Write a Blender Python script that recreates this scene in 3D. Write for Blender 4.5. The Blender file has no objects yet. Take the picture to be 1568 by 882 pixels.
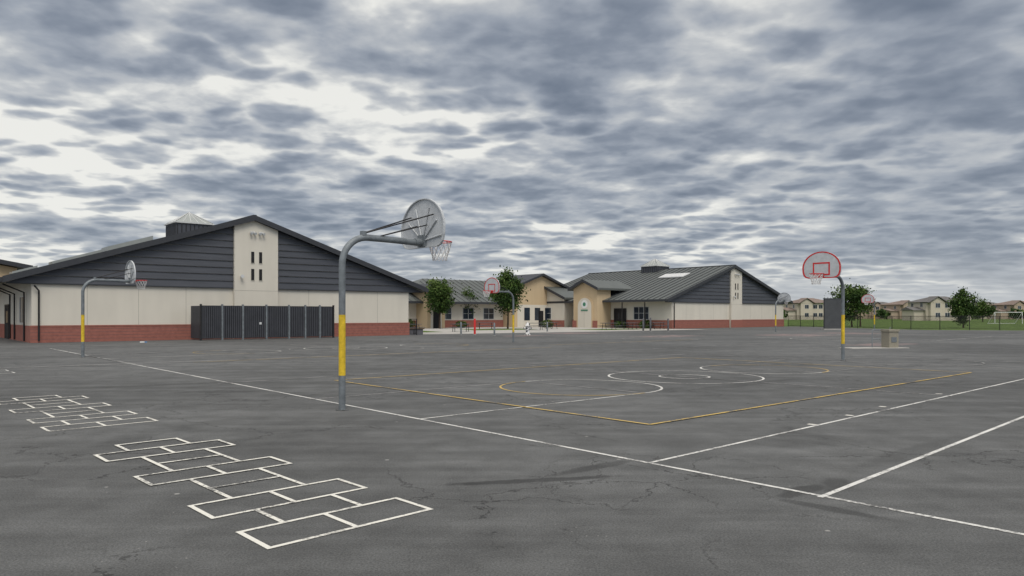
import bpy, math, random
from mathutils import Vector, Matrix
random.seed(7)
scene = bpy.context.scene
scene.view_settings.view_transform = 'Standard'
try: scene.view_settings.look = 'None'
except Exception: pass
scene.view_settings.exposure = 0

# ------------------------------------------------------------------ materials
def nt_new(name):
    m = bpy.data.materials.new(name); m.use_nodes = True
    nt = m.node_tree; b = nt.nodes['Principled BSDF']
    return m, nt, b
def mat(name, col, rough=0.7, var=0.12, scale=3.0, bump=0.0, metal=0.0, bscale=40.0, spec=0.3, scl3=None):
    m, nt, b = nt_new(name)
    tc = nt.nodes.new('ShaderNodeTexCoord')
    src = tc.outputs['Object']
    if scl3:
        mp = nt.nodes.new('ShaderNodeMapping'); mp.inputs['Scale'].default_value = scl3
        nt.links.new(src, mp.inputs['Vector']); src = mp.outputs['Vector']
    n = nt.nodes.new('ShaderNodeTexNoise'); n.inputs['Scale'].default_value = scale; n.inputs['Detail'].default_value = 4
    n.inputs['Roughness'].default_value = 0.65
    nt.links.new(src, n.inputs['Vector'])
    r = nt.nodes.new('ShaderNodeValToRGB')
    r.color_ramp.elements[0].position = 0.3; r.color_ramp.elements[1].position = 0.7
    r.color_ramp.elements[0].color = (*[c*(1-var) for c in col], 1)
    r.color_ramp.elements[1].color = (*[min(1, c*(1+var)) for c in col], 1)
    nt.links.new(n.outputs['Fac'], r.inputs['Fac']); nt.links.new(r.outputs['Color'], b.inputs['Base Color'])
    b.inputs['Roughness'].default_value = rough; b.inputs['Metallic'].default_value = metal
    b.inputs['Specular IOR Level'].default_value = spec
    if bump > 0:
        n2 = nt.nodes.new('ShaderNodeTexNoise'); n2.inputs['Scale'].default_value = bscale; n2.inputs['Detail'].default_value = 3
        nt.links.new(tc.outputs['Object'], n2.inputs['Vector'])
        bp = nt.nodes.new('ShaderNodeBump'); bp.inputs['Strength'].default_value = bump; bp.inputs['Distance'].default_value = 0.02
        nt.links.new(n2.outputs['Fac'], bp.inputs['Height']); nt.links.new(bp.outputs['Normal'], b.inputs['Normal'])
    return m

def stucco(name, col):
    m, nt, b = nt_new(name); N = nt.nodes.new; L = nt.links.new
    tc = N('ShaderNodeTexCoord')
    mp = N('ShaderNodeMapping'); mp.inputs['Scale'].default_value = (1.6, 1.6, .3); L(tc.outputs['Object'], mp.inputs['Vector'])
    n = N('ShaderNodeTexNoise'); n.inputs['Scale'].default_value = 1.1; n.inputs['Detail'].default_value = 4; L(mp.outputs[0], n.inputs['Vector'])
    n2 = N('ShaderNodeTexNoise'); n2.inputs['Scale'].default_value = .35; n2.inputs['Detail'].default_value = 3; L(tc.outputs['Object'], n2.inputs['Vector'])
    a = N('ShaderNodeMath'); a.operation = 'ADD'; L(n.outputs['Fac'], a.inputs[0]); L(n2.outputs['Fac'], a.inputs[1])
    r = N('ShaderNodeMapRange'); L(a.outputs[0], r.inputs[0])
    for i, x in enumerate((.7, 1.3, .95, 1.04)): r.inputs[i+1].default_value = x
    s = N('ShaderNodeVectorMath'); s.operation = 'SCALE'; s.inputs[0].default_value = col; L(r.outputs[0], s.inputs['Scale'])
    L(s.outputs[0], b.inputs['Base Color']); b.inputs['Roughness'].default_value = .92; b.inputs['Specular IOR Level'].default_value = .2
    return m
M_cream = stucco('cream_stucco', (0.62,0.585,0.51))
M_tan = stucco('tan_stucco', (0.54,0.42,0.27))
M_red = mat('red_block', (0.29,0.115,0.09), 0.9, 0.14, 5, 0.5)
M_siding = mat('dark_siding', (0.060,0.065,0.078), 0.5, 0.16, 1.5, scl3=(0.3,1,3), spec=.4)
M_fascia = mat('dark_fascia', (0.042,0.045,0.052), 0.5, 0.1)
M_roofC = mat('metal_roof', (0.105,0.115,0.11), 0.5, 0.10, 0.8, metal=0.1, spec=0.4)
M_gate = mat('gate_slats', (0.050,0.053,0.062), 0.55, 0.15, 2)
M_glass = mat('window_glass', (0.02,0.03,0.045), 0.12, 0.3, 1, spec=0.6)
M_frame = mat('window_frame', (0.55,0.56,0.56), 0.5, 0.05)
M_black = mat('black_metal', (0.02,0.02,0.022), 0.5, 0.2)
M_dark = mat('dark_recess', (0.018,0.018,0.02), 0.8, 0.2)
M_joint = mat('wall_joint', (0.36,0.345,0.30), 0.9, 0.05)
M_cupglass = mat('cupola_panels', (0.27,0.29,0.28), 0.35, 0.15, 1.0, spec=0.5)
M_white = mat('white_enamel', (0.72,0.73,0.73), 0.4, 0.06, 4)
M_whitemetal = mat('backboard_back', (0.50,0.52,0.54), 0.45, 0.12, 5, metal=0.1)
M_galv = mat('galvanised_steel', (0.17,0.19,0.205), 0.55, 0.25, 6, 0.15, metal=0.2, bscale=25)
M_yel = mat('yellow_paint', (0.62,0.43,0.03), 0.6, 0.24, 8)
M_redp = mat('red_paint', (0.55,0.03,0.03), 0.45, 0.1, 8)
M_net = mat('net_cord', (0.62,0.62,0.62), 0.7, 0.1)
M_conc = mat('concrete', (0.36,0.35,0.33), 0.9, 0.10, 1.0, 0.2)
M_aggr = mat('aggregate_concrete', (0.27,0.25,0.20), 0.95, 0.35, 30, 0.6)
M_grass = mat('grass', (0.085,0.13,0.035), 0.95, 0.35, 0.25, 0.5, bscale=6, spec=0.1)
M_bark = mat('bark', (0.07,0.05,0.035), 0.95, 0.3, 8, 0.5)
M_leafd = mat('leaf_dark', (0.022,0.045,0.012), 0.8, 0.3, 3, spec=0.15)
M_leafm = mat('leaf_mid', (0.045,0.085,0.018), 0.75, 0.3, 3, spec=0.15)
M_leafl = mat('leaf_light', (0.080,0.12,0.03), 0.7, 0.3, 3, spec=0.2)
M_green = mat('green_sign', (0.06,0.22,0.14), 0.5, 0.15)
M_housew = mat('house_wall_beige', (0.50,0.45,0.37), 0.9, 0.06)
M_housew2 = mat('house_wall_tan', (0.38,0.30,0.23), 0.9, 0.06)
M_houser = mat('house_tile_roof', (0.20,0.155,0.135), 0.9, 0.2, 1.5)
M_houser2 = mat('house_grey_roof', (0.13,0.125,0.125), 0.9, 0.2, 1.5)
M_table = mat('table_steel', (0.10,0.10,0.11), 0.6, 0.2)

def paint(name, col, thr=0.36):
    m, nt, b = nt_new(name)
    tc = nt.nodes.new('ShaderNodeTexCoord')
    n = nt.nodes.new('ShaderNodeTexNoise'); n.inputs['Scale'].default_value = 22; n.inputs['Detail'].default_value = 6; n.inputs['Roughness'].default_value = .75
    n1 = nt.nodes.new('ShaderNodeTexNoise'); n1.inputs['Scale'].default_value = 1.3; n1.inputs['Detail'].default_value = 3
    nt.links.new(tc.outputs['Object'], n.inputs['Vector']); nt.links.new(tc.outputs['Object'], n1.inputs['Vector'])
    a = nt.nodes.new('ShaderNodeMath'); a.operation = 'ADD'
    h = nt.nodes.new('ShaderNodeMath'); h.operation = 'MULTIPLY_ADD'; h.inputs[1].default_value = .8; h.inputs[2].default_value = -.40
    nt.links.new(n1.outputs['Fac'], h.inputs[0])
    nt.links.new(n.outputs['Fac'], a.inputs[0]); nt.links.new(h.outputs[0], a.inputs[1])
    r = nt.nodes.new('ShaderNodeValToRGB')
    r.color_ramp.elements[0].position = thr-.03; r.color_ramp.elements[1].position = thr+.14
    r.color_ramp.elements[0].color = (0.12,0.12,0.12,1); r.color_ramp.elements[1].color = (*col,1)
    nt.links.new(a.outputs[0], r.inputs['Fac']); nt.links.new(r.outputs['Color'], b.inputs['Base Color'])
    b.inputs['Roughness'].default_value = .8; b.inputs['Specular IOR Level'].default_value = .2
    return m
P_white = paint('road_paint_white', (0.60,0.60,0.58), 0.37)
P_bright = paint('hopscotch_paint_white', (0.66,0.65,0.60), 0.34)
P_thin = paint('faded_paint_white', (0.36,0.36,0.36), 0.44)
P_yel = paint('road_paint_yellow', (0.52,0.37,0.12), 0.37)
P_pink = paint('faded_paint_pink', (0.24,0.17,0.165), 0.46)

def asphalt_mat():
    m, nt, b = nt_new('asphalt')
    N = nt.nodes.new; L = nt.links.new
    tc = N('ShaderNodeTexCoord')
    def noise(s, d=6, r=.6, vec=None, dist=0, out='Fac'):
        n = N('ShaderNodeTexNoise'); n.inputs['Scale'].default_value = s; n.inputs['Detail'].default_value = d
        n.inputs['Roughness'].default_value = r; n.inputs['Distortion'].default_value = dist
        L(vec or tc.outputs['Object'], n.inputs['Vector']); return n.outputs[out]
    def math_(op, a, b_=None, c=None, clamp=False):
        n = N('ShaderNodeMath'); n.operation = op; n.use_clamp = clamp
        for i, v in enumerate((a, b_, c)):
            if v is None: continue
            if isinstance(v, (int, float)): n.inputs[i].default_value = v
            else: L(v, n.inputs[i])
        return n.outputs[0]
    def mr(v, a, b_, c, d, smooth=True):
        n = N('ShaderNodeMapRange'); n.interpolation_type = 'SMOOTHSTEP' if smooth else 'LINEAR'
        L(v, n.inputs[0])
        for i, x in enumerate((a, b_, c, d)): n.inputs[i+1].default_value = x
        return n.outputs[0]
    big = mr(noise(.10, 4), .35, .65, .80, 1.14)
    def strk(rot, sx, sy, sc, lo, hi):
        mp = N('ShaderNodeMapping'); mp.inputs['Rotation'].default_value = (0,0,math.radians(rot)); mp.inputs['Scale'].default_value = (sx,sy,1)
        L(tc.outputs['Object'], mp.inputs['Vector'])
        return mr(noise(sc, 5, .6, mp.outputs['Vector']), .35, .68, lo, hi)
    streak = math_('MULTIPLY', strk(-42,.12,2.2,.8,.88,1.13), strk(-8,.10,1.6,1.0,.94,1.07))
    nm = noise(1.6, 6, .7)
    mid = mr(nm, .3, .7, .84, 1.16)
    fine = mr(noise(60, 3, .8), .3, .7, .62, 1.38)
    val = math_('MULTIPLY', math_('MULTIPLY', big, streak), math_('MULTIPLY', mid, fine))
    lo = noise(.5, 2)
    vo = N('ShaderNodeTexVoronoi'); vo.inputs['Scale'].default_value = 9; L(tc.outputs['Object'], vo.inputs['Vector'])
    sp = mr(vo.outputs['Distance'], .04, .09, 1, 0)
    vo2 = N('ShaderNodeTexVoronoi'); vo2.inputs['Scale'].default_value = 1.1; L(tc.outputs['Object'], vo2.inputs['Vector'])
    sp2 = mr(vo2.outputs['Distance'], .02, .035, .9, 0)
    specks = math_('MAXIMUM', math_('MULTIPLY', sp, mr(lo,.54,.64,0,1)), math_('MULTIPLY', sp2, mr(lo,.42,.5,0,1)))
    nz = noise(1.6,5,.65,out='Color')
    def ell(cx, cy, ang, lx, ly):
        q = N('ShaderNodeMapping'); q.vector_type = 'TEXTURE'
        q.inputs['Location'].default_value = (cx, cy, 0); q.inputs['Rotation'].default_value = (0,0,math.radians(ang)); q.inputs['Scale'].default_value = (lx, ly, 1)
        L(tc.outputs['Object'], q.inputs['Vector'])
        ln = N('ShaderNodeVectorMath'); ln.operation = 'LENGTH'; L(q.outputs[0], ln.inputs[0]); return ln.outputs['Value']
    near = mr(ell(1.6,7.6,20,2.0,1.6), .5, 1.0, .85, 0)
    def crack(scale, wid, mlo, mhi, amt, warp, extra=None):
        wv = N('ShaderNodeVectorMath'); wv.operation = 'ADD'
        sc = N('ShaderNodeVectorMath'); sc.operation = 'SCALE'; sc.inputs['Scale'].default_value = warp; L(nz, sc.inputs[0])
        L(tc.outputs['Object'], wv.inputs[0]); L(sc.outputs[0], wv.inputs[1])
        vc = N('ShaderNodeTexVoronoi'); vc.feature = 'DISTANCE_TO_EDGE'; vc.inputs['Scale'].default_value = scale; L(wv.outputs[0], vc.inputs['Vector'])
        cr = mr(vc.outputs['Distance'], wid*.2, wid, 1, 0)
        mk_ = mr(noise(.26, 3), mlo, mhi, 0, amt)
        if extra: mk_ = math_('MAXIMUM', mk_, extra)
        return math_('MULTIPLY', cr, mk_)
    cracks = math_('MAXIMUM', crack(.42,.008,.46,.55,.6,1.0), crack(1.15,.015,.56,.64,.45,.7, math_('MULTIPLY',near,.7)))
    sn = math_('MULTIPLY_ADD', noise(3.5, 5), 1.4, -.7)
    st = None
    for (cx,cy,an,lx,ly,amt) in ((.28,7.38,13,1.0,.10,.55),(2.75,6.95,40,.55,.12,.45),(3.15,7.2,60,.4,.16,.4),(-6.2,15.9,5,1.2,.25,.35),(-8.6,17.2,30,1.6,.3,.28),(2.7,6.3,-45,.6,.1,.4),(5.5,17.5,42,2.5,.3,.25),(.9,8.0,42,.7,.12,.4),(-3.3,9.6,35,.9,.5,.16),(4.8,8.9,42,1.6,.18,.22)):
        x = mr(math_('ADD', ell(cx,cy,an,lx,ly), sn), .55, 1.1, amt, 0)
        st = x if st is None else math_('MAXIMUM', st, x)
    st = math_('MAXIMUM', st, mr(noise(.33,6,.62,None,.6), .58,.70,0,.25))
    dark = math_('SUBTRACT', 1, math_('MAXIMUM', st, cracks))
    val = math_('MULTIPLY', val, dark)
    col = N('ShaderNodeVectorMath'); col.operation = 'SCALE'; col.inputs[0].default_value = (0.100,0.103,0.104); L(val, col.inputs['Scale'])
    mx = N('ShaderNodeMix'); mx.data_type = 'RGBA'; L(math_('MULTIPLY', specks, .6), mx.inputs[0]); L(col.outputs[0], mx.inputs[6]); mx.inputs[7].default_value = (.42,.42,.40,1)
    L(mx.outputs[2], b.inputs['Base Color'])
    b.inputs['Roughness'].default_value = .85; b.inputs['Specular IOR Level'].default_value = .3
    bp = N('ShaderNodeBump'); bp.inputs['Strength'].default_value = .5; bp.inputs['Distance'].default_value = .01
    L(noise(90, 2, .7), bp.inputs['Height']); L(bp.outputs['Normal'], b.inputs['Normal'])
    return m
M_asph = asphalt_mat()

def chain_mat():
    m, nt, b = nt_new('chain_link'); N = nt.nodes.new; L = nt.links.new
    tc = N('ShaderNodeTexCoord'); s = N('ShaderNodeSeparateXYZ'); L(tc.outputs['Object'], s.inputs[0])
    outs = []
    for op in ('ADD','SUBTRACT'):
        a = N('ShaderNodeMath'); a.operation = op; L(s.outputs[0], a.inputs[0]); L(s.outputs[2], a.inputs[1])
        d = N('ShaderNodeMath'); d.operation = 'MULTIPLY'; d.inputs[1].default_value = 14; L(a.outputs[0], d.inputs[0])
        f = N('ShaderNodeMath'); f.operation = 'FRACT'; L(d.outputs[0], f.inputs[0])
        l = N('ShaderNodeMath'); l.operation = 'LESS_THAN'; l.inputs[1].default_value = .16; L(f.outputs[0], l.inputs[0]); outs.append(l.outputs[0])
    mx = N('ShaderNodeMath'); mx.operation = 'MAXIMUM'; L(outs[0], mx.inputs[0]); L(outs[1], mx.inputs[1])
    L(mx.outputs[0], b.inputs['Alpha']); b.inputs['Base Color'].default_value = (.02,.02,.02,1)
    return m
M_chain = chain_mat()

# ------------------------------------------------------------------ mesh builder
class MB:
    def __init__(s): s.v=[]; s.f=[]; s.m=[]; s.mats=[]; s.sm=[]
    def mi(s, mt):
        if mt not in s.mats: s.mats.append(mt)
        return s.mats.index(mt)
    def face(s, pts, mt, smooth=False):
        i=len(s.v); s.v += [tuple(p) for p in pts]; s.f.append(tuple(range(i,i+len(pts)))); s.m.append(s.mi(mt)); s.sm.append(smooth)
    def box(s, x0,x1,y0,y1,z0,z1, mt):
        if x0>x1: x0,x1=x1,x0
        if y0>y1: y0,y1=y1,y0
        i=len(s.v); s.v += [(x,y,z) for z in (z0,z1) for y in (y0,y1) for x in (x0,x1)]
        for q in ((0,2,3,1),(4,5,7,6),(0,1,5,4),(2,6,7,3),(0,4,6,2),(1,3,7,5)):
            s.f.append(tuple(i+a for a in q)); s.m.append(s.mi(mt)); s.sm.append(False)
    def prism(s, poly, axis, a, b, mt):
        def P(p,t):
            return (p[0],t,p[1]) if axis=='y' else ((t,p[0],p[1]) if axis=='x' else (p[0],p[1],t))
        n=len(poly); i=len(s.v)
        s.v += [P(p,a) for p in poly]+[P(p,b) for p in poly]
        fs=[tuple(range(i,i+n))[::-1], tuple(range(i+n,i+2*n))]+[(i+k,i+(k+1)%n,i+n+(k+1)%n,i+n+k) for k in range(n)]
        for q in fs: s.f.append(q); s.m.append(s.mi(mt)); s.sm.append(False)
    def tube(s, pts, r, mt, seg=10, closed=False, cap=True):
        pts=[Vector(p) for p in pts]; n=len(pts)
        rs = r if isinstance(r,(list,tuple)) else [r]*n
        i=len(s.v); ref=None
        for k in range(n):
            if closed: t=pts[(k+1)%n]-pts[k-1]
            else: t=pts[min(k+1,n-1)]-pts[max(k-1,0)]
            if t.length<1e-9: t=Vector((0,0,1))
            t.normalize()
            if ref is None: ref = Vector((1,0,0)) if abs(t.x)<.9 else Vector((0,1,0))
            a=(ref-t*ref.dot(t)).normalized(); ref=a; b=t.cross(a)
            for j in range(seg):
                an=2*math.pi*j/seg
                s.v.append(tuple(pts[k]+(a*math.cos(an)+b*math.sin(an))*rs[k]))
        m=s.mi(mt)
        for k in range(n if closed else n-1):
            k2=(k+1)%n
            for j in range(seg):
                j2=(j+1)%seg
                s.f.append((i+k*seg+j,i+k*seg+j2,i+k2*seg+j2,i+k2*seg+j)); s.m.append(m); s.sm.append(True)
        if cap and not closed:
            c0=s.v[i:i+seg]; c1=s.v[i+(n-1)*seg:i+n*seg]
            s.face(c0[::-1],mt); s.face(c1,mt)
    def obj(s, name, parent=None, loc=None, rz=0):
        me=bpy.data.meshes.new(name); me.from_pydata(s.v,[],s.f)
        for mt in s.mats: me.materials.append(mt)
        me.polygons.foreach_set('material_index', s.m); me.polygons.foreach_set('use_smooth', s.sm); me.update()
        o=bpy.data.objects.new(name, me); scene.collection.objects.link(o)
        if loc: o.location=loc
        o.rotation_euler=(0,0,rz)
        if parent: o.parent=parent
        return o
def empty(name, loc, rz=0):
    e=bpy.data.objects.new(name,None); e.empty_display_size=.3; scene.collection.objects.link(e)
    e.location=loc; e.rotation_euler=(0,0,rz); return e

# ------------------------------------------------------------------ ground
g=MB(); g.face([(-1500,-600,-.02),(1500,-600,-.02),(1500,2500,-.02),(-1500,2500,-.02)], M_grass); g.obj('grass_field')
g=MB(); g.face([(-120,-50,0),(140,-50,0),(140,50,0),(45,80.5,0),(40.5,106,0),(19,87.5,0),(6,77,0),(-6,64,0),(-30,90,0),(-120,120,0)], M_asph); g.obj('asphalt_playground')
g=MB(); g.face([(-9,61,.004),(6,71,.004),(22,83,.004),(17.5,87.8,.004),(1,106,.004),(-14,90,.004),(-24,80,.004)], M_conc); g.obj('concrete_walkway')
g=MB()
g.face([(9.5,79.5,.010),(16.5,85.5,.010),(13.5,88.5,.010),(6.5,83.0,.010)], M_grass)
g.face([(-11.5,66,.010),(-6.5,70.5,.010),(-9,76,.010),(-15.5,72,.010)], M_grass)
g.face([(-4,78,.010),(3,83,.010),(1,88,.010),(-6,84,.010)], M_grass)
g.obj('lawn_strip')

E2=Vector((.738,.675)); E1=Vector((-.675,.738))
class Lines:
    def __init__(s): s.mb=MB(); s.z=.004
    def line(s,p,q,w,mt):
        p=Vector(p);q=Vector(q); d=(q-p).normalized(); n=Vector((-d.y,d.x))*w/2
        s.mb.face([(*(p+n),s.z),(*(p-n),s.z),(*(q-n),s.z),(*(q+n),s.z)],mt); s.z+=.00025
    def arc(s,c,r,a0,a1,w,mt,n=48,dash=False):
        c=Vector(c)
        for k in range(n):
            t0=a0+(a1-a0)*k/n; t1=a0+(a1-a0)*(k+1)/n
            P=[(c.x+math.cos(t)*rr,c.y+math.sin(t)*rr,s.z) for t,rr in ((t0,r-w/2),(t0,r+w/2),(t1,r+w/2),(t1,r-w/2))]
            s.mb.face(P[::1],mt)
        s.z+=.00025
ang2=math.atan2(E2.y,E2.x)
mk=Lines()
mk.line((5.3,3.85),(-22.6,36.2),.055,P_white)
mk.line((2.776,6.67),(26,29.0),.055,P_white)
mk.line((1.534,8.23),(30,34.6),.05,P_white)
for p in ((4.51,11.1),(5.53,12.1),(6.65,13.25),(8.9,15.4)):
    mk.line(Vector(p)-E1*.05,Vector(p)+E1*.07,.10,P_bright)
def court(O, L=20.4, far=True, mt=P_thin, mt2=P_white):
    O=Vector(O)
    P=lambda s,t: O+E2*s+E1*t
    for base,sg in ((.3,1),(L-.3,-1)):
        for t in (-1.83,1.83): mk.line(P(base,t),P(base+sg*5.8,t),.05,mt2 if (t<0 and sg>0) else mt)
        mk.line(P(base+sg*5.8,-1.83),P(base+sg*5.8,1.83),.05,mt)
        c=P(base+sg*5.8,0); a=ang2 if sg>0 else ang2+math.pi
        mk.arc(c,1.83,a-math.pi/2,a+math.pi/2,.055,mt2)
        mk.arc(c,1.83,a+math.pi/2,a+1.5*math.pi,.045,P_yel,40)
    mk.line(P(L/2,-6.4),P(L/2,6.4),.05,mt)
    mk.arc(P(L/2,0),2.0,0,2*math.pi,.055,mt2); mk.arc(P(L/2,0),.65,0,2*math.pi,.055,mt2)
    mk.line(P(L-.3,-6.4),P(L-.3,6.4),.05,mt)
    mk.line(P(.3,6.4),P(L-.3,6.4),.05,mt)
court((-2.94,12.8)); court((-16.68,28.74),23)
Y=[Vector((2.06,11.05)),Vector((13.03,20.99)),Vector((6.5,28.4)),Vector((-4.44,18.5))]
for k in range(4): mk.line(Y[k],Y[(k+1)%4],.06,P_yel)
for p,q,m_ in (((-17,21.5),(-4,31.5),P_thin),((-19,20),(-3,32.8),P_thin),((-22,26),(-9,38),P_thin),((-12,24),(-20,33),P_thin),
             ((-11,25.5),(2,37.4),P_yel),((4,33),(16,44),P_thin),((20,23),(8,36),P_thin),((14,36),(30,51),P_thin),((30,30),(16,45),P_thin),
             ((26,46),(36,55.5),P_white),((24,28),(38,41),P_white),((33,36),(24,46),P_white),((2,40),(12,49),P_yel),((8,44),(-2,55),P_thin),
             ((-6,42),(4,52),P_thin),((-12,40),(-2,49),P_thin),((17,52),(28,62),P_white),((6,52),(16,61),P_thin),((40,60),(52,70),P_white),((30,58),(44,71),P_thin)):
    mk.line(p,q,.06,m_)
mk.arc((-7.5,36),3.2,0,6.283,.05,P_thin); mk.arc((22,50),3,0,6.283,.07,P_white); mk.arc((10,50),2.5,0,6.283,.06,P_thin)
mk.arc((14,26),2.2,0,6.283,.05,P_thin)
mk.mb.obj('court_markings')
pk=Lines(); pk.z=.0025
for (x,y,a,b) in ((5.5,66,5,4),(23,60,6,5),(20.5,41,5,2.2),(12,57,6,3),(30,66,5,5),(1,58,4,2)):
    c=Vector((x,y)); pk.line(c-E2*a/2,c+E2*a/2,b,P_pink)
pk.mb.obj('faded_painted_map')

F=Vector((-.677,.7355)); G=Vector((.70,.714))
def hop(name,O,wm=P_bright):
    O=Vector(O); h=Lines(); h.z=.005; w=.73; p=.519; lw=.043
    P=lambda a,b: O+G*a+F*b
    pat='DSDSSDSSDS'
    for i,c in enumerate(pat):
        b0=i*p; b1=b0+p
        if c=='D':
            h.line(P(-lw/2,b0),P(2*w+lw/2,b0),lw,wm); h.line(P(-lw/2,b1),P(2*w+lw/2,b1),lw,wm)
            for a in (0,w,2*w): h.line(P(a,b0),P(a,b1),lw,wm)
        else:
            for a in (w/2,1.5*w): h.line(P(a,b0),P(a,b1),lw,wm)
            if i+1>=len(pat) or pat[i+1]=='S': h.line(P(w/2-lw/2,b1),P(1.5*w+lw/2,b1),lw,wm)
    h.mb.obj(name)
hop('hopscotch_grid',(-1.715,5.22)); hop('hopscotch_grid',(-6.54,10.45)); hop('hopscotch_grid',(-15.1,19.9),P_white)

# ------------------------------------------------------------------ basketball hoop
def fan():
    pts=[]
    for k in range(25):
        a=math.pi*k/24; pts.append((.685*math.cos(a),.36+.57*math.sin(a)))
    pts += [(-.675,.22),(-.64,.10),(-.57,.03),(-.46,0),(0,0),(.46,0),(.57,.03),(.64,.10),(.675,.22)]
    return pts
def hoop(loc, flip=False, rimmat=M_redp):
    rz=math.atan2(.675,.738)+(math.pi if flip else 0)
    e=empty('basketball_hoop',(loc[0],loc[1],0),rz)
    m=MB(); R=.5; zt=3.02
    m.tube([(0,0,-.05),(0,0,.6)],.0585,M_galv,18)
    m.tube([(0,0,.6),(0,0,1.65)],.0600,M_yel,18)
    path=[(0,0,1.65)]+[(R-R*math.cos(a),0,zt-R+R*math.sin(a)) for a in [math.pi/2*k/12 for k in range(13)]]+[(1.0,0,zt-.005),(1.62,0,zt-.02)]
    m.tube(path,.0585,M_galv,18)
    m.tube([(0,0,-.02),(0,0,.012)],.11,M_asph,16)
    m.obj('gooseneck_pole',e)
    b=MB(); zb=2.91; fx=1.72; pts=fan()
    b.prism([(y,z+zb) for y,z in pts],'x',fx-.012,fx,M_whitemetal)
    n=len(pts)
    for k in range(n):
        p,q=pts[k],pts[(k+1)%n]
        s_=.965
        P=lambda t,x,s=1: (x,t[0]*s,zb+.42+(t[1]-.42)*s)
        b.face([P(p,fx-.045),P(q,fx-.045),P(q,fx-.011),P(p,fx-.011)],M_whitemetal)
        b.face([P(p,fx-.045),P(q,fx-.045),P(q,fx-.045,s_),P(p,fx-.045,s_)],M_whitemetal)
        b.face([P(p,fx-.045,s_),P(q,fx-.045,s_),P(q,fx-.012,s_),P(p,fx-.012,s_)],M_whitemetal)
    for k in range(n):
        p,q=pts[k],pts[(k+1)%n]
        P=lambda t,s: (fx+.003,t[0]*s,zb+.42+(t[1]-.42)*s)
        b.face([P(p,.99),P(q,.99),P(q,.91),P(p,.91)],M_redp)
    for (y0,y1,z0,z1) in ((-.30,.30,.50,.55),(-.30,-.25,.10,.50),(.25,.30,.10,.50),(-.25,.25,.10,.15)):
        b.box(fx+.001,fx+.004,y0,y1,zb+z0,zb+z1,M_redp)
    b.obj('backboard',e)
    r=MB()
    hub=(fx-.03,0,zb+.13)
    for a in (12,42,70,110,138,168):
        a=math.radians(a); r.tube([hub,(fx-.03,.60*math.cos(a),zb+.13+.26*math.sin(a)+ .42*math.sin(a)**2)],.015,M_whitemetal,6)
    r.box(fx-.06,fx-.012,-.11,.11,zb+.02,zb+.24,M_galv)
    r.tube([(1.52,0,zt-.01),(fx-.03,0,zt-.01)],.07,M_galv,12)
    for s_ in (-1,1):
        r.tube([(.42,s_*.03,3.09),(fx-.03,s_*.36,zb+.60)],.014,M_black,6)
        r.tube([(.75,s_*.03,3.06),(fx-.03,s_*.16,zb+.42)],.011,M_black,6)
    r.box(.38,.46,-.05,.05,zt+.03,3.13,M_galv)
    r.obj('bracing',e)
    q=MB(); cx=fx+.16+.225; zr=3.05
    ring=lambda rad,z,n=28,ph=0: [(cx+rad*math.cos(2*math.pi*k/n+ph),rad*math.sin(2*math.pi*k/n+ph),z) for k in range(n)]
    q.tube(ring(.228,zr),.011,rimmat,8,closed=True); 
    for s_ in (-1,1):
        q.tube([(fx,s_*.08,zr),(cx-.19,s_*.125,zr-.005)],.009,rimmat,6)
        q.tube([(fx,s_*.05,zr-.10),(cx-.12,s_*.19,zr-.012)],.008,rimmat,6)
    q.box(fx+.004,fx+.02,-.10,.10,zr-.13,zr+.03,rimmat)
    q.obj('rim',e)
    t=MB(); n=12; lv=[(.225,0),(.205,-.09),(.175,-.19),(.145,-.28),(.135,-.36)]
    for l in range(len(lv)-1):
        for k in range(n):
            o=.5*(l%2)
            a0=2*math.pi*(k+o)/n
            for sg in (-.5,.5):
                a1=a0+sg*2*math.pi/n
                t.tube([(cx+lv[l][0]*math.cos(a0),lv[l][0]*math.sin(a0),zr+lv[l][1]),(cx+lv[l+1][0]*math.cos(a1),lv[l+1][0]*math.sin(a1),zr+lv[l+1][1])],.007,M_net,4,cap=False)
    t.obj('net',e)
hoop((-2.94,12.8)); hoop((11.95,26.7),True); hoop((-16.68,28.74)); hoop((.08,44.5),True)
hoop((25.6,71.8)); hoop((39.2,80.0),True)

# ------------------------------------------------------------------ school buildings
RB=math.atan2(.65,.76)
def window(m, side, c, z0, w, h, nx=2, nz=1, at=0.0):
    def bx(a0,a1,d0,d1,z0_,z1_,mt):
        if side=='y': m.box(a0,a1,at-d1,at-d0,z0_,z1_,mt)
        else: m.box(at-d1,at-d0,a0,a1,z0_,z1_,mt)
    bx(c-w/2,c+w/2,.003,.02,z0,z0+h,M_glass)
    f=.06
    bx(c-w/2-f,c+w/2+f,.002,.06,z0-f,z0,M_frame); bx(c-w/2-f,c+w/2+f,.002,.06,z0+h,z0+h+f,M_frame)
    bx(c-w/2-f,c-w/2,.002,.06,z0,z0+h,M_frame); bx(c+w/2,c+w/2+f,.002,.06,z0,z0+h,M_frame)
    for i in range(1,nx): bx(c-w/2+w*i/nx-.025,c-w/2+w*i/nx+.025,.021,.05,z0,z0+h,M_frame)
    for i in range(1,nz): bx(c-w/2,c+w/2,.021,.045,z0+h*i/nz-.02,z0+h*i/nz+.02,M_frame)
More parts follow.
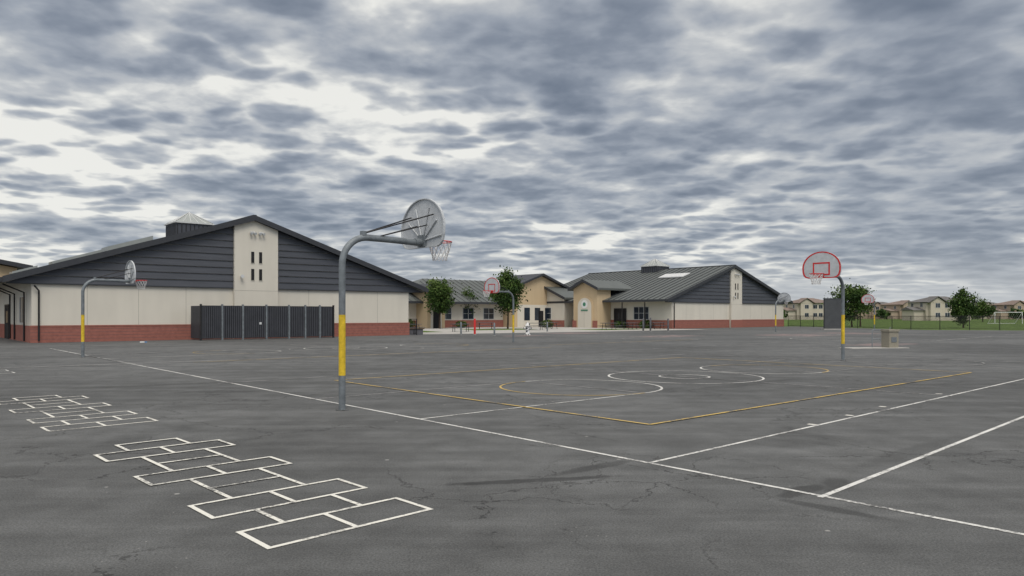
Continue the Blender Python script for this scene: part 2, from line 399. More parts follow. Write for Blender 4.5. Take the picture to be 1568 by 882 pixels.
def door(m, side, c, w, h, at=0.0, mt=M_dark):
    def bx(a0,a1,d0,d1,z0_,z1_,mt):
        if side=='y': m.box(a0,a1,at-d1,at-d0,z0_,z1_,mt)
        else: m.box(at-d1,at-d0,a0,a1,z0_,z1_,mt)
    bx(c-w/2,c+w/2,.070,.09,0,h,mt); bx(c-w/2-.07,c-w/2,.07,.12,0,h,M_black); bx(c+w/2,c+w/2+.07,.07,.12,0,h,M_black)
    bx(c-w/2-.07,c+w/2+.07,.07,.12,h,h+.07,M_black); bx(c-.02,c+.02,.091,.11,0,h,M_gate)
    bx(c-.35,c-.15,.091,.10,1.1,1.9,M_glass); bx(c+.15,c+.35,.091,.10,1.1,1.9,M_glass)

def gable_school(loc, W, D, xr, zr, ze, oh, bay, roofmat, seams, bayw=True):
    e=empty('school_building',(loc[0],loc[1],0),RB)
    sl=(zr-ze)/(xr+oh); slr=(zr-ze)/(W+oh-xr)
    zt=lambda x: zr-sl*(xr-x) if x<=xr else zr-slr*(x-xr)
    th=.26
    m=MB()
    m.prism([(0,0),(W,0),(W,zt(W)-th-.02),(xr,zr-th-.02),(0,zt(0)-th-.02)],'y',0,D,M_cream)
    zs=ze-.30
    b0,b1=bay
    m.prism([(b0,0),(b1,0),(b1,zt(b1)-th-.05),(xr,zr-th-.05),(b0,zt(b0)-th-.05)],'y',-.32,-.001,M_cream)
    for x in [k*W/9 for k in range(1,9)]:
        if b0-.2<x<b1+.2: continue
        m.box(x-.012,x+.012,-.006,-.001,1.02,zs,M_joint)
    m.box(b0,b1,-.326,-.3215,zs-.2,zs-.18,M_joint)
    m.obj('walls',e)
    w=MB()
    w.box(-.06,b0,-.06,0,0,1.0,M_red); w.box(b1,W+.06,-.06,0,0,1.0,M_red); w.box(b0-.05,b1+.05,-.38,-.322,0,1.0,M_red)
    w.box(-.06,-.001,.001,D,0,1.0,M_red); w.box(W+.001,W+.06,.001,D,0,1.0,M_red)
    w.box(-.08,b0-.06,-.08,-.061,.93,1.02,M_red) ; w.box(b1+.06,W+.08,-.08,-.061,.93,1.02,M_red)
    for k in range(1,5):
        for (a0,a1) in ((-.05,b0-.06),(b1+.06,W+.05)): w.box(a0,a1,-.0625,-.0605,k*.2-.006,k*.2+.006,M_siding)
    w.obj('masonry_wainscot',e)
    s=MB(); st=.46; z=zs
    s.box(-oh+.2,b0-.001,-.15,-.001,zs-.06,zs,M_fascia); s.box(b1+.001,W+oh-.2,-.15,-.001,zs-.06,zs,M_fascia)
    while z<zr-th-.1:
        z1=min(z+st-.035,zr-th-.06)
        def xl(zz): return max(-oh+.2, xr-(zr-th-.03-zz)/sl)
        def xR(zz): return min(W+oh-.2, xr+(zr-th-.03-zz)/slr)
        for (a0,a1,t0,t1) in ((xl(z),b0-.002,xl(z1),b0-.002),(b1+.002,xR(z),b1+.002,xR(z1))):
            if a1-a0<.05: continue
            if t1<t0: t0=t1=(b0-.002 if a0<b0 else b1+.002)
            i=len(s.v)
            s.v += [(a0,-.16,z),(a1,-.16,z),(t1,-.09,z1),(t0,-.09,z1),(a0,-.0015,z),(a1,-.0015,z),(t1,-.0015,z1),(t0,-.0015,z1)]
            for q in ((0,1,2,3),(7,6,5,4),(0,4,5,1),(3,2,6,7),(0,3,7,4),(1,5,6,2)):
                s.f.append(tuple(i+k for k in q)); s.m.append(s.mi(M_siding)); s.sm.append(False)
        z+=st
    s.obj('gable_siding',e)
    r=MB(); y0,y1=-.55,D+.5
    r.prism([(-oh,ze-th),(xr,zr-th),(xr,zr),(-oh,ze)],'y',y0,y1,roofmat)
    r.prism([(xr,zr-th),(W+oh,ze-th),(W+oh,ze),(xr,zr)],'y',y0,y1,roofmat)
    r.prism([(-oh-.02,ze-th-.07),(xr,zr-th-.07),(xr,zr+.04),(-oh-.02,ze+.04)],'y',y0-.06,y0-.003,M_fascia)
    r.prism([(xr+.001,zr-th-.07),(W+oh+.02,ze-th-.07),(W+oh+.02,ze+.04),(xr+.001,zr+.04)],'y',y0-.06,y0-.003,M_fascia)
    r.box(-oh-.16,-oh-.021,y0,y1,ze-th-.02,ze-.02,M_fascia); r.box(W+oh+.021,W+oh+.16,y0,y1,ze-th-.02,ze-.02,M_fascia)
    r.box(xr-.12,xr+.12,y0,y1,zr+.0,zr+.07,M_fascia)
    if seams:
        y=y0+.3
        while y<y1:
            r.prism([(-oh,ze+.002),(xr-.13,zr-.13*sl+.002),(xr-.13,zr-.13*sl+.07),(-oh,ze+.07)],'y',y,y+.06,M_fascia)
            y+=.9
    r.obj('roof',e)
    d=MB(); bc=(b0+b1)/2
    for dx in (-.28,.28):
        for z0 in (zs+.55,zs+1.75):
            d.box(bc+dx-.11,bc+dx+.11,-.332,-.323,z0,z0+.78,M_dark); d.box(bc+dx-.13,bc+dx+.13,-.35,-.3335,z0-.05,z0-.005,M_joint)
        for j in (-.16,.16):
            d.tube([(bc+dx*1.1+j*.8,-.34,zr-1.15),(bc+dx*1.1+j*.8,-.60,zr-1.25)],[.05,.10],M_frame,10)
        d.box(bc+dx-.14,bc+dx+.14,-.36,-.323,zr-1.22,zr-1.08,M_frame)
    d.tube([(b0+.45,-.33,zs+.78),(b0+.45,-.62,zs+.78)],[.04,.13],M_frame,10)
    d.tube([(.35,-.14,.1),(.35,-.14,ze-.75),(.1,-.3,ze-.45)],.05,M_black,8)
    d.obj('slot_windows_and_lights',e)
    return e,zt
def cupola(e,x,y,zb,z1,z2,h=1.5):
    m=MB(); m.box(x-h,x+h,y-h,y+h,zb,z1,M_siding)
    for k in range(9):
        t=x-h+.1+k*(2*h-.2)/8; m.box(t-.03,t+.03,y-h-.03,y-h-.001,zb,z1-.1,M_black); u=y-h+.1+k*(2*h-.2)/8; m.box(x-h-.03,x-h-.001,u-.03,u+.03,zb,z1-.1,M_black)
    m.box(x-h-.12,x+h+.12,y-h-.12,y+h+.12,z1,z1+.10,M_frame)
    c=[(x-h-.05,y-h-.05,z1+.101),(x+h+.05,y-h-.05,z1+.101),(x+h+.05,y+h+.05,z1+.101),(x-h-.05,y+h+.05,z1+.101)]
    for k in range(4):
        m.face([c[k],c[(k+1)%4],(x,y,z2)],M_cupglass)
        for j in range(6):
            t=j/5; p=Vector(c[k]).lerp(Vector(c[(k+1)%4]),t); q=Vector((x,y,z2))
            m.tube([p,p.lerp(q,.999)],.03,M_frame,4)
    m.obj('cupola',e)

A,ztA=gable_school((-28.2,43.4),26,30,13.1,8.54,3.82,1.45,(11.75,14.85),M_fascia,False)
cupola(A,13.1,13.9,7.8,9.2,10.3,1.45)
m=MB()
window(m,'x',3.6,1.15,1.6,1.6,2,1); window(m,'x',20,1.15,2,1.6,2,1)
door(m,'x',10.2,1.9,2.3)
for y in (2.0,6.2,8.4): m.tube([(-.12,y,.05),(-.12,y,3.0),(-1.2,y,3.5)],.05,M_black,8)
m.obj('side_windows_and_door',A)
m=MB()
for (x0,x1,y0,y1,h) in ((5.6,8.6,7.5,9.5,.42),(2.2,4.2,7.5,9.0,.30),(5.6,8.6,17,19,.42),(-.2,1.2,6.5,8,.25)):
    m.prism([(x0,ztA(x0)),(x1,ztA(x1)),(x1,ztA(x1)+h),(x0,ztA(x0)+h)],'y',y0,y1,M_cupglass)
m.obj('roof_skylights',A)
e=empty('school_annex',(-28.2-.65*33,43.4+.76*33,0),RB)
m=MB(); m.prism([(-30,0),(3.2,0),(3.2,6.1),(-10,8.6),(-30,5)],'y',0,10,M_tan); m.obj('walls',e)
m=MB(); m.prism([(-10,8.6),(4.4,5.95),(4.4,6.35),(-10,9.05)],'y',-.8,10.5,M_fascia); m.prism([(-31,4.9),(-10.001,8.6),(-10.001,9.05),(-31,5.35)],'y',-.8,10.5,M_fascia); m.obj('roof',e)

e=empty('gated_enclosure',(-28.2,43.4,0),RB)
m=MB(); x0,x1,yf,H=8.85,18.1,-2.4,2.28
def slats(m,a0,a1,fixed,axis):
    n=int((a1-a0)/.13)
    for k in range(n):
        a=a0+(a1-a0)*k/n
        if axis=='x': m.box(a+.01,a+.105,fixed-.02,fixed+.02,.12,H-.06,M_gate)
        else: m.box(fixed-.02,fixed+.02,a+.01,a+.105,.12,H-.06,M_gate)
cuts=[x0,x0+1.35,x0+2.7,x0+4.3,x0+5.9,x0+7.1,x0+8.2,x1]
for k in range(7):
    a,b=cuts[k]+.07,cuts[k+1]-.07
    slats(m,a,b,yf,'x')
    for z in (.12,H-.10,1.15): m.box(a,b,yf+.021,yf+.05,z,z+.07,M_black)
    m.box(a-.02,a+.02,yf-.03,yf-.0205,.1,H-.03,M_black)
for c in cuts: m.box(c-.055,c+.055,yf-.055,yf+.055,0,H+.06,M_galv if c in cuts[1:-1] else M_black)
slats(m,yf+.06,-.45,x0,'y'); slats(m,yf+.06,-.45,x1,'y')
for x in (x0,x1):
    m.box(x+.021,x+.05,yf+.06,-.4,H-.12,H-.05,M_black)
m.box(x0+.06,x1-.06,yf+.06,yf+.075,.1,H-.1,M_dark)
m.box(x0+.03,x0+.045,yf+.06,-.4,.1,H-.1,M_dark)
m.box(cuts[3]-.5,cuts[3]-.35,yf-.05,yf-.031,1.0,1.15,M_frame)
m.obj('gates',e)

C,ztC=gable_school((19.0,88.0),25.5,25,12.6,8.08,3.5,1.5,(12.0,14.5),M_roofC,True)
cupola(C,12.6,12.5,7.4,8.5,9.65,1.4)
m=MB()
m.prism([(7.6,ztC(7.6)+.08),(9.2,ztC(9.2)+.08),(9.2,ztC(9.2)+.2),(7.6,ztC(7.6)+.2)],'y',4,8.0,M_frame)
m.obj('roof_skylight',C)
m=MB()
window(m,'x',4.6,1.1,2.3,1.5,3,2); window(m,'x',23.6,1.1,1.6,1.5,2,2)
door(m,'x',8.0,1.9,2.4)
m.obj('side_windows_and_door',C)
def portico(e,y0,y1,out,hs,hp,wallm,name,sign=False,ridge_in=8):
    m=MB(); yc=(y0+y1)/2
    m.prism([(y0,0),(y1,0),(y1,hs),(yc,hp),(y0,hs)],'x',-out,-.07,wallm)
    if sign:
        def arch(r,zc): return [(yc-r,0.0)]+[(yc-r*math.cos(a),zc+r*.9*math.sin(a)) for a in [math.pi*k/14 for k in range(15)]]+[(yc+r,0.0)]
        m.prism(arch(1.42,2.75),'x',-out-.12,-out-.003,M_tan)
        m.prism(arch(1.18,2.75),'x',-out-.14,-out-.121,M_cream)
        n=14; cz=3.0
        m.prism([(yc+.55*math.cos(2*math.pi*k/n),cz+.55*math.sin(2*math.pi*k/n)) for k in range(n)],'x',-out-.17,-out-.141,M_white)
        m.prism([(yc+.26*math.cos(2*math.pi*k/n),cz+.26*math.sin(2*math.pi*k/n)) for k in range(n)],'x',-out-.18,-out-.171,M_green)
        m.box(-out-.18,-out-.141,yc-.6,yc+.6,2.15,2.32,M_green)
        m.box(-out-.17,-out-.005,y0-.05,yc-1.43,0,.9,M_red); m.box(-out-.17,-out-.005,yc+1.43,y1+.05,0,.9,M_red)
        m.box(-out-.16,-out-.141,y1-1.45-.62-.0,y1-1.45-.60,0,1.9,M_joint)
    m.obj(name+'_walls',e)
    r=MB(); o=.55; s=(hp-hs)/(yc-y0)
    for sg in (-1,1):
        ye=yc+sg*(yc-y0+o); ze_=hp-s*(yc-y0+o)
        r.prism([(ye,ze_+.02),(yc+sg*.001,hp+.02),(yc+sg*.001,hp+.28),(ye,ze_+.28)],'x',-out-.5,ridge_in,M_roofC)
        r.prism([(ye,ze_-.04),(yc+sg*.001,hp-.04),(yc+sg*.001,hp+.32),(ye,ze_+.32)],'x',-out-.56,-out-.503,M_fascia)
    r.obj(name+'_roof',e)
portico(C,9.6,13.8,2.6,5.0,5.9,M_tan,'entrance_tower',True,4)
portico(C,16.5,23.5,1.6,3.9,5.3,M_cream,'side_gable',False,4)
m=MB(); window(m,'x',20,1.1,1.8,1.5,2,2,at=-1.6); m.box(-1.66,-1.602,16.5,23.5,0,.9,M_red)
for y in (3.0,6.6): m.tube([(-1.3,y,0),(-1.3,y,3.2)],.07,M_black,8)
m.obj('entrance_details',C)

B=empty('school_building',(-13.0,90,0),RB)
m=MB(); m.box(0,27,0,12,0,3.25,M_cream)
m.obj('walls',B)
m=MB(); m.box(-.06,27,-.06,-.001,0,.95,M_red)
for x in (6.0,9.6,13.0): window(m,'y',x,1.1,1.7,1.4,2,2)
m.box(4.2,5.2,-.03,-.001,0,2.3,M_dark); m.obj('windows_and_wainscot',B)
m=MB(); r0=[(-1.5,-1.5,3.25),(28.5,-1.5,3.25),(28.5,13.5,3.25),(-1.5,13.5,3.25)]; ra=(6.5,6,6.5); rb=(28.5,6,6.5)
m.face([r0[0],r0[1],rb,ra],M_roofC); m.face([r0[3],ra,rb,r0[2]],M_roofC); m.face([r0[0],ra,r0[3]],M_roofC)
m.box(-1.55,28.5,-1.58,-1.502,3.02,3.30,M_fascia); m.box(-1.58,-1.502,-1.5,13.5,3.02,3.30,M_fascia)
for k in range(33):
    x=-.9+k*.9; t=min(1,(x+1.5)/8.0)
    m.tube([(x,-1.5,3.28),(x,-1.5+7.5*t,3.28+3.25*t)],.03,M_fascia,4)
m.box(-1.5,28.5,-1.5,13.5,3.14,3.20,M_fascia)
m.obj('roof',B)
def tower(e,x0,x1,out,hs,hp,name):
    m=MB(); xc=(x0+x1)/2
    m.prism([(x0,0),(x1,0),(x1,hs),(xc,hp),(x0,hs)],'y',-out,3,M_tan)
    m.box(x0+.5,x1-.5,-out-.02,-out-.002,0,min(hs-.9,3.0),M_cream)
    m.box(xc-.45,xc+.45,-out-.04,-out-.021,0,2.2,M_dark)
    m.obj(name+'_walls',e)
    r=MB(); o=.6; s=(hp-hs)/(xc-x0)
    for sg in (-1,1):
        xe=xc+sg*(xc-x0+o); ze_=hp-s*(xc-x0+o)
        r.prism([(xe,ze_+.02),(xc+sg*.001,hp+.02),(xc+sg*.001,hp+.30),(xe,ze_+.30)],'y',-out-.6,3.5,M_fascia)
    r.obj(name+'_roof',e)
tower(B,1.6,4.2,2.4,4.6,5.2,'small_tower'); tower(B,15.5,25,2.4,5.3,7.0,'large_tower')
m=MB()
for k in range(4): m.box(17.2+k*1.9,18.2+k*1.9,-2.44,-2.425,.9,2.6,M_glass)
m.obj('tower_windows',B)

# ------------------------------------------------------------------ trees
def tree(name,loc,H,R,zb,seed,n=2600,leaf=.16,cl=46):
    rnd=random.Random(seed); e=empty(name,(loc[0],loc[1],0),rnd.random()*6)
    t=MB(); t.tube([(0,0,-.1),(.03,.02,zb*.6),(0.05,0,zb+.3),(0,.05,H*.8)],[.13,.10,.085,.02],M_bark,8)
    cs=[]; zc=(H+zb)/2; hz=(H-zb)/2
    for k in range(cl):
        while True:
            p=Vector((rnd.uniform(-1,1),rnd.uniform(-1,1),rnd.uniform(-1,1)))
            if .25<p.length<1: break
        w=1-.35*max(0,p.z)
        c=Vector((p.x*R*w*.92,p.y*R*w*.92,zc+p.z*hz*.95)); cs.append(c)
        if k%4==0:
            b0=Vector((0,0,zb+.1+rnd.random()*hz*.8)); mid=b0.lerp(c,.5)+Vector((0,0,.15)); t.tube([b0,mid,c],[.045,.03,.01],M_bark,5)
    t.obj('trunk_and_limbs',e)
    l=MB(); ms=[M_leafd,M_leafm,M_leafl]
    for i in range(n):
        k=rnd.randrange(cl); c=cs[k]; sp=R*(.17+.14*((k*37)%10)/10)
        p=c+Vector((rnd.gauss(0,sp),rnd.gauss(0,sp),rnd.gauss(0,sp*.85)))
        if p.z<zb-.3: continue
        a=Vector((rnd.gauss(0,1),rnd.gauss(0,1),rnd.gauss(0,1))).normalized(); b=a.cross(Vector((rnd.gauss(0,1),rnd.gauss(0,1),rnd.gauss(0,1)))).normalized()
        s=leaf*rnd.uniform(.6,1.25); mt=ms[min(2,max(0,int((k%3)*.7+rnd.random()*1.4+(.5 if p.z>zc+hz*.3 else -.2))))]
        l.face([p-a*s,p+b*s*.5,p+a*s,p-b*s*.5],mt)
    l.obj('foliage',e)
tree('tree',(-8.6,88),6.1,1.75,1.9,1,5000); tree('tree',(-.5,86),6.6,1.8,1.7,2,6500)
tree('tree',(45.5,99),6.2,2.3,1.2,3,4200,.18,26); tree('tree',(49,104),5.6,1.5,1.6,8,1500,.16,16); tree('tree',(58,95),4.9,1.5,.6,4,4600)
tree('tree',(112,176),5.0,2.4,1.2,6,1800,.25); tree('tree',(-6.0,97),5,1.6,1.5,9,1400)
rnd=random.Random(11); l=MB()
for k in range(130):
    front=k%8==0
    y=rnd.uniform(215,260) if front else rnd.uniform(318,400); x=rnd.uniform(.34,.95)*y; h=rnd.uniform(2.0,3.6) if front else rnd.uniform(3.5,7.0); r=h*rnd.uniform(.45,.8)
    for j in range(90):
        d=Vector((rnd.gauss(0,1),rnd.gauss(0,1),rnd.gauss(0,1))).normalized()*rnd.uniform(.5,1.05)
        p=Vector((x+d.x*r,y+d.y*r,h*.55+d.z*h*.46)); a=Vector((rnd.gauss(0,1),rnd.gauss(0,1),rnd.gauss(0,1))).normalized(); b=a.cross(Vector((rnd.gauss(0,1),1,rnd.gauss(0,1)))).normalized(); s=rnd.uniform(.4,.9)
        l.face([p-a*s,p+b*s*.6,p+a*s,p-b*s*.6],rnd.choice([M_leafd,M_leafd,M_leafm,M_leafl]))
l.obj('distant_tree_line')
rnd=random.Random(5)
for (x,y,r) in ((16.3,90.3,.7),(13.6,93.0,.6),(-12.5,88,.8),(-9.8,91,.7),(-6.4,93.2,.6),(4.5,95.5,.7)):
    l=MB(); l.tube([(0,0,0),(0,0,r*.7)],[.04,.02],M_bark,5)
    for j in range(500):
        d=Vector((rnd.gauss(0,1),rnd.gauss(0,1),rnd.gauss(0,1))).normalized()*rnd.uniform(.55,1.0)*r
        p=Vector((d.x*1.3,d.y*1.3,max(.05,r*.7+d.z*.8))); a=Vector((rnd.gauss(0,1),rnd.gauss(0,1),rnd.gauss(0,1))).normalized(); b=a.cross(Vector((rnd.gauss(0,1),1,rnd.gauss(0,1)))).normalized()
        l.face([p-a*.1,p+b*.06,p+a*.1,p-b*.06],rnd.choice([M_leafd,M_leafm,M_leafl]))
    l.obj('shrub',None,(x,y,0))

# ------------------------------------------------------------------ houses
def house(x,y,w,d,h,rz,wm,seed):
    rnd=random.Random(seed); e=empty('stucco_house',(x,y,0),rz); RM=(M_houser,M_houser2)[seed%2]
    m=MB(); m.box(-w/2,w/2,-d/2,d/2,0,h,wm); m.box(-w/2-3,-w/2-.001,-d/2+1,d/2-2,0,h*.55,wm)
    m.prism([(-w/2+.5,h-.2),(-w/2+5,h-.2),(-w/2+2.75,h+1.3)],'y',-d/2-1,-d/2+3,wm); m.box(-w/2+.7,-w/2+4.8,-d/2-.95,-d/2-.001,0,h-.201,wm)
    m.obj('walls',e)
    r=MB(); o=.6; z=h; hr=1.7; b=[(-w/2-o,-d/2-o,z),(w/2+o,-d/2-o,z),(w/2+o,d/2+o,z),(-w/2-o,d/2+o,z)]; p=(-w/2+d/2,0,z+hr); q=(w/2-d/2,0,z+hr)
    for f in ([b[0],b[1],q,p],[b[2],b[3],p,q],[b[1],b[2],q],[b[3],b[0],p],b[::-1]): r.face(f,RM)
    r.prism([(-w/2-.1,h-.25),(-w/2+2.75,h+1.45),(-w/2+5.6,h-.25),(-w/2+5.6,h-.05),(-w/2+2.75,h+1.65),(-w/2-.1,h-.05)],'y',-d/2-1.4,-d/2+3,RM)
    r.prism([(-d/2+.5,h*.55),(d/2-1.5,h*.55),(0,h*.55+1)],'x',-w/2-3.4,-w/2-.002,RM)
    r.obj('roof',e)
    n=MB()
    for zz in (1.0,3.7):
        if zz+1.2>h: continue
        for k in range(4):
            if k==0: window(n,'y',-w/2+2.75,zz,1.3,1.2,2,1,at=-d/2-.95)
            else: window(n,'y',-w/2+5.0+k*(w-6)/3.6-.8,zz,1.3,1.2,2,1,at=-d/2)
        for k in range(2): window(n,'x',-d/4+k*d/2,zz+.2,1.1,1.1,2,1,at=-w/2) if zz>2 else None
    n.obj('windows',e)
hp=[(1238,250,13,10,5.6,.1,0),(1212,300,12,10,5.2,0,1),(1275,310,13,10,5.4,.2,0),(1345,305,14,10,5.3,.1,1),(1385,290,13,11,5.6,.2,1),(1437,215,13,9,5.3,.05,0),(1410,290,10,9,5,.2,0),(1508,300,15,11,5.2,.2,0),(1556,280,13,10,5.4,.1,1),(1482,310,14,10,5.4,0,1),(1310,315,13,10,5.2,0,0)]
for k,(u,y,w,d,h,rz,c) in enumerate(hp):
    house((u-784)/1132*y,y,w,d,h,rz,(M_housew,M_housew2)[c],k)
for k in range(8): house(215+k*24,300-k*8,14,10,5.3,-.2,(M_housew,M_housew2)[k%2],30+k)

# ------------------------------------------------------------------ fences
def fence(pts,H=1.5):
    for a,b in zip(pts[:-1],pts[1:]):
        a=Vector(a);b=Vector(b); L_=(b-a).length; rz=math.atan2(b.y-a.y,b.x-a.x)
        m=MB(); n=int(L_/2.8)
        for k in range(n+1): m.tube([(k*L_/n,0,-.05),(k*L_/n,0,H+.03)],.04,M_black,6)
        m.tube([(0,0,H),(L_,0,H)],.028,M_black,6); m.tube([(0,0,.12),(L_,0,.12)],.02,M_black,6)
        m.face([(0,.03,.05),(L_,.03,.05),(L_,.03,H),(0,.03,H)],M_chain)
        m.obj('chain_link_fence',None,(a.x,a.y,0),rz)
fence([(39.2,105),(44.5,82.5),(140,52)])
fence([(-7.8,60.5),(-16,70)],1.3)
m=MB(); m.box(-.95,.95,-.14,.14,0,3.4,mat('grey_board',(0.065,0.07,0.075),.8,.15,1.5)); m.box(-1.1,1.1,-.3,.3,-.01,.12,M_conc); m.box(-1.0,1.0,-.17,.17,3.401,3.47,M_fascia); m.obj('handball_wall',None,(35.3,81.5,0),.1)
m=MB()
for x in (-3,3): m.tube([(x,0,0),(x,0,2.1)],.06,M_white,6); m.tube([(x,0,2.1),(x,1.6,0)],.04,M_white,6)
m.tube([(-3,0,2.1),(3,0,2.1)],.06,M_white,6); m.tube([(-3,1.6,.03),(3,1.6,.03)],.04,M_white,6)
for k in range(13): m.tube([(-3+k*.5,0,2.1),(-3+k*.5,1.6,0)],.008,M_net,3)
m.obj('soccer_goal',None,(92,137,0),.2)

# ------------------------------------------------------------------ small street furniture
e=empty('drinking_fountain',(18.75,36.7,0),.25)
m=MB(); m.prism([(-.27,-.27),(.27,-.27),(.27,.27),(-.27,.27)],'z',0,.82,M_aggr); m.box(-.31,.31,-.31,.31,.821,.93,M_aggr); m.tube([(0,0,.93),(0,0,1.0),(.06,0,1.03)],.02,M_galv,6); m.box(-.15,.15,-.29,-.271,.3,.55,M_galv); m.obj('pedestal',e)
m=MB(); m.tube([(-.95,.1,0),(-.95,.1,.86),(-.9,.1,.9),(-.45,.1,.9)],.024,M_galv,8); m.tube([(-.95,.1,.45),(-.42,.1,.45)],.02,M_galv,8); m.obj('guard_rail',e)
m=MB(); m.box(-2.6,.7,-.5,.5,-.02,.035,M_conc); m.obj('slab',e)
def bollard(x,y,h,mt,r=.07):
    m=MB(); m.tube([(0,0,0),(0,0,h),(0,0,h+r*.6),(0,0,h+r)],[r,r,r*.75,r*.1],mt,12); m.tube([(0,0,0),(0,0,.03)],r*1.6,M_conc,12); m.obj('bollard',None,(x,y,0))
for (u,v,h,mt) in ((706,513,1.0,M_galv),(757,514,.95,M_galv),(727,512,1.25,M_redp),(1023,507,1.2,M_table),(838,508,.9,M_galv),(985,507,1.2,M_table),(996,507,1.3,M_table)):
    y=1868/(v-482); bollard((u-784)*y/1132,y,h,mt,.09 if mt is not M_galv else .07)
def table(x,y,rz):
    m=MB(); m.box(-.95,.95,-.38,.38,.72,.77,M_table)
    for s in (-1,1):
        m.box(-.95,.95,s*.78-.14,s*.78+.14,.42,.46,M_table)
        m.tube([(s*.7,-.75,.42),(s*.7,.75,.42)],.03,M_black,6); m.tube([(s*.7,-.35,0),(s*.7,-.2,.72)],.03,M_black,6); m.tube([(s*.7,.35,0),(s*.7,.2,.72)],.03,M_black,6)
    m.obj('picnic_table',None,(x,y,.004),rz)
for x,y,r in ((13.2,82.5,.7),(16.6,84.5,.5),(10.5,80,.6),(2.5,80,.3),(4.6,86,1.0),(-5,72,.4),(-9.5,70,.8),(-3,84,0)): table(x,y,r)
m=MB(); hx,hy=(808-784)*60/1132,60.3
M_dalm,nt,b_=nt_new('spotted_paint'); tc=nt.nodes.new('ShaderNodeTexCoord'); vo=nt.nodes.new('ShaderNodeTexVoronoi'); vo.inputs['Scale'].default_value=5; nt.links.new(tc.outputs['Object'],vo.inputs[0]); cr=nt.nodes.new('ShaderNodeValToRGB'); cr.color_ramp.interpolation='CONSTANT'; cr.color_ramp.elements[0].color=(.02,.02,.02,1); cr.color_ramp.elements[1].position=.34; cr.color_ramp.elements[1].color=(.62,.62,.62,1); nt.links.new(vo.outputs['Distance'],cr.inputs[0]); nt.links.new(cr.outputs[0],b_.inputs['Base Color'])
m.tube([(0,0,z) for z in (0,.06,.061,.7,.71,.76,.77,.88,.96,1.0,1.01,1.08)],[.24,.24,.16,.16,.21,.21,.17,.14,.08,.05,.05,.04],M_dalm,14)
m.tube([(-.30,0,.55),(.30,0,.55)],.08,M_dalm,10); m.tube([(0,0,.5),(0,-.28,.5)],.10,M_dalm,10); m.tube([(-.34,0,.55),(-.30,0,.55)],.10,M_black,8); m.tube([(.34,0,.55),(.30,0,.55)],.10,M_black,8)
m.obj('fire_hydrant',None,(hx,hy,0))
m=MB(); m.box(-.8,.8,-.3,.3,0,.45,M_table); m.box(-.9,.9,-.35,.35,.451,.52,M_bark); m.obj('bench',None,(-8.2,61.2,0),RB)
m=MB(); m.box(-.12,.12,-.1,.1,.001,.06,M_white); m.box(.13,.26,-.06,.05,.001,.05,mat('blue_plastic',(.1,.25,.5))); m.obj('litter',None,(-22,44.0,0),.4)

# ------------------------------------------------------------------ world
w=bpy.data.worlds.new('World'); scene.world=w; w.use_nodes=True; nt=w.node_tree
for n in list(nt.nodes): nt.nodes.remove(n)
N=nt.nodes.new; L=nt.links.new
def ma(op,a,b=None,c=None,clamp=False):
    n=N('ShaderNodeMath'); n.operation=op; n.use_clamp=clamp
    for i,v in enumerate((a,b,c)):
        if v is None: continue
        if isinstance(v,(int,float)): n.inputs[i].default_value=v
        else: L(v,n.inputs[i])
    return n.outputs[0]
def mr(v,a,b,c,d,sm=True):
    n=N('ShaderNodeMapRange'); n.interpolation_type='SMOOTHSTEP' if sm else 'LINEAR'; L(v,n.inputs[0])
    for i,x in enumerate((a,b,c,d)): n.inputs[i+1].default_value=x
    return n.outputs[0]
tc=N('ShaderNodeTexCoord'); nrm=N('ShaderNodeVectorMath'); nrm.operation='NORMALIZE'; L(tc.outputs['Generated'],nrm.inputs[0])
s=N('ShaderNodeSeparateXYZ'); L(nrm.outputs[0],s.inputs[0])
zz=ma('ADD',ma('MAXIMUM',s.outputs[2],0.0),.13)
cb=N('ShaderNodeCombineXYZ'); L(ma('DIVIDE',s.outputs[0],zz),cb.inputs[0]); L(ma('DIVIDE',s.outputs[1],zz),cb.inputs[1])
def mapping(rot,st):
    mp=N('ShaderNodeMapping'); mp.inputs['Rotation'].default_value=(0,0,math.radians(rot)); mp.inputs['Scale'].default_value=st; mp.inputs['Location'].default_value=(5.3,2.9,0)
    L(cb.outputs[0],mp.inputs[0]); return mp.outputs[0]
def noise(sc,det,rough,dist=0,rot=0,st=(1,1,1),out='Fac'):
    n=N('ShaderNodeTexNoise'); n.noise_dimensions='2D'; n.inputs['Scale'].default_value=sc; n.inputs['Detail'].default_value=det; n.inputs['Roughness'].default_value=rough; n.inputs['Distortion'].default_value=dist
    L(mapping(rot,st),n.inputs['Vector']); return n.outputs[out]
nA=noise(.9,2,.5,.2,20); nB=noise(2.6,5,.52,.2,-25,(.9,1.0,1)); nC=noise(8,4,.52,.15,10)
wn=noise(3.2,3,.55,0,0,(1,1,1),'Color'); sc=N('ShaderNodeVectorMath'); sc.operation='SCALE'; sc.inputs['Scale'].default_value=.34; L(wn,sc.inputs[0])
av=N('ShaderNodeVectorMath'); av.operation='ADD'; L(mapping(-35,(.8,1.1,1)),av.inputs[0]); L(sc.outputs[0],av.inputs[1])
vr=N('ShaderNodeTexVoronoi'); vr.voronoi_dimensions='2D'; vr.feature='SMOOTH_F1'; vr.inputs['Smoothness'].default_value=.35; vr.inputs['Scale'].default_value=5.5; L(av.outputs[0],vr.inputs['Vector'])
cell=mr(vr.outputs['Distance'],.08,.66,0,1)
def bump(u,v,c0,amt):
    d=Vector(((u-784)/1132,1,(482-v)/1132)).normalized()
    dt=N('ShaderNodeVectorMath'); dt.operation='DOT_PRODUCT'; L(nrm.outputs[0],dt.inputs[0]); dt.inputs[1].default_value=d
    return mr(dt.outputs['Value'],math.cos(math.radians(c0)),1,0,amt)
patch=mr(nA,.38,.60,.40,1.0)
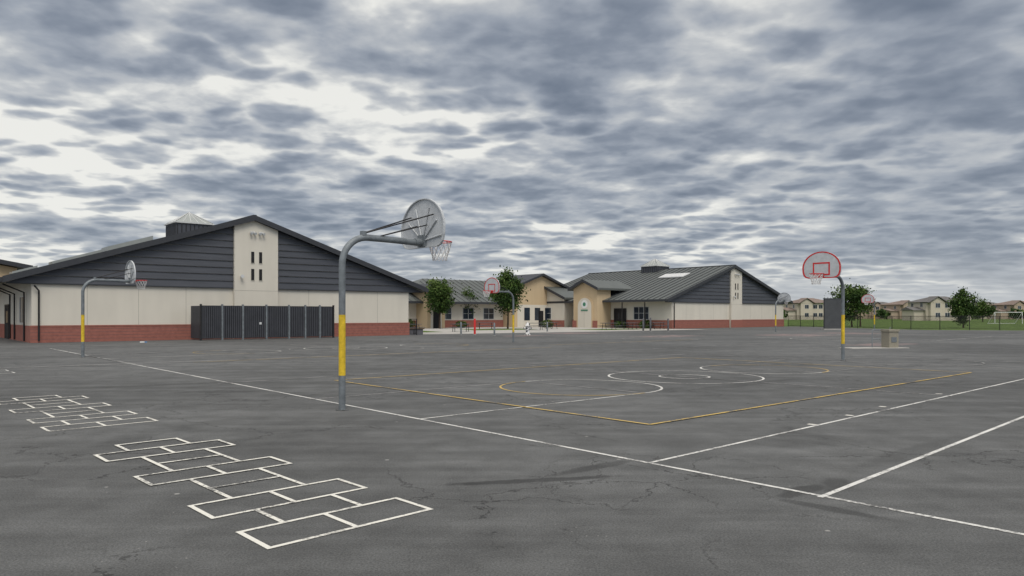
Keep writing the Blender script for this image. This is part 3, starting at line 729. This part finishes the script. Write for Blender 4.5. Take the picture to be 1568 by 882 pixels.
det=ma('ADD',ma('MULTIPLY',ma('SUBTRACT',nB,.5),1.0),ma('ADD',ma('MULTIPLY',ma('SUBTRACT',nC,.5),.38),ma('MULTIPLY',ma('SUBTRACT',ma('MULTIPLY',cell,patch),.3),.42)))
# the deck is smoother toward the east side
smooth=mr(s.outputs[0],.05,.5,1.0,.68)
f=ma('ADD',ma('MULTIPLY',ma('SUBTRACT',nA,.5),.35),ma('MULTIPLY',det,smooth))
f=ma('ADD',f,.355)
for a in ((580,70,13,.12),(30,330,19,.19),(1060,90,8,.16),(80,90,9,.08),(1350,220,14,-.04),(330,190,10,-.06),(800,410,14,.11),(1250,410,14,.10)):
    f=ma('ADD',f,bump(*a))
cr=N('ShaderNodeValToRGB'); el=cr.color_ramp.elements; el[0].position=.0; el[0].color=(.165,.198,.255,1); el[1].position=1; el[1].color=(.88,.875,.83,1)
for p,c in ((.30,(.245,.28,.34,1)),(.52,(.355,.39,.445,1)),(.76,(.54,.56,.58,1))):
    x=el.new(p); x.color=c
L(mr(f,.02,.82,0,1,False),cr.inputs[0])
hz=N('ShaderNodeMix'); hz.data_type='RGBA'; L(mr(s.outputs[2],.0,.085,.75,0),hz.inputs[0]); L(cr.outputs[0],hz.inputs[6]); hz.inputs[7].default_value=(.60,.625,.645,1)
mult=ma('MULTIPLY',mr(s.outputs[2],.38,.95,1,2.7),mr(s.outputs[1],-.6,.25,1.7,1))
wm=N('ShaderNodeMix'); wm.data_type='RGBA'; wm.blend_type='MULTIPLY'; L(mr(s.outputs[2],.38,.7,0,1),wm.inputs[0]); L(hz.outputs[2],wm.inputs[6]); wm.inputs[7].default_value=(1.12,1.0,.86,1)
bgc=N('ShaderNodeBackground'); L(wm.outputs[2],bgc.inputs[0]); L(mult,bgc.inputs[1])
sky=N('ShaderNodeTexSky'); sky.sky_type='NISHITA'; sky.sun_disc=False
S_EL=math.radians(52); S_ROT=math.radians(160)
sky.sun_elevation=S_EL; sky.sun_rotation=S_ROT
bgs=N('ShaderNodeBackground'); L(sky.outputs[0],bgs.inputs[0]); bgs.inputs[1].default_value=.08
mx=N('ShaderNodeMixShader'); mx.inputs[0].default_value=.93; L(bgs.outputs[0],mx.inputs[1]); L(bgc.outputs[0],mx.inputs[2])
out=N('ShaderNodeOutputWorld'); L(mx.outputs[0],out.inputs[0])

sl=bpy.data.lights.new('sun','SUN'); sl.energy=1.4; sl.angle=math.radians(25); sl.color=(1,.95,.87)
so=bpy.data.objects.new('sun',sl); scene.collection.objects.link(so)
d=Vector((math.sin(S_ROT)*math.cos(S_EL),math.cos(S_ROT)*math.cos(S_EL),math.sin(S_EL)))
so.rotation_euler=(-d).to_track_quat('-Z','Y').to_euler()

cam=bpy.data.cameras.new('camera'); co=bpy.data.objects.new('camera',cam); scene.collection.objects.link(co)
co.location=(0,0,1.65); co.rotation_euler=(math.radians(90),0,0); cam.lens=26; cam.sensor_width=36; cam.shift_y=41/1568; cam.clip_end=5000; cam.clip_start=.1
scene.camera=co
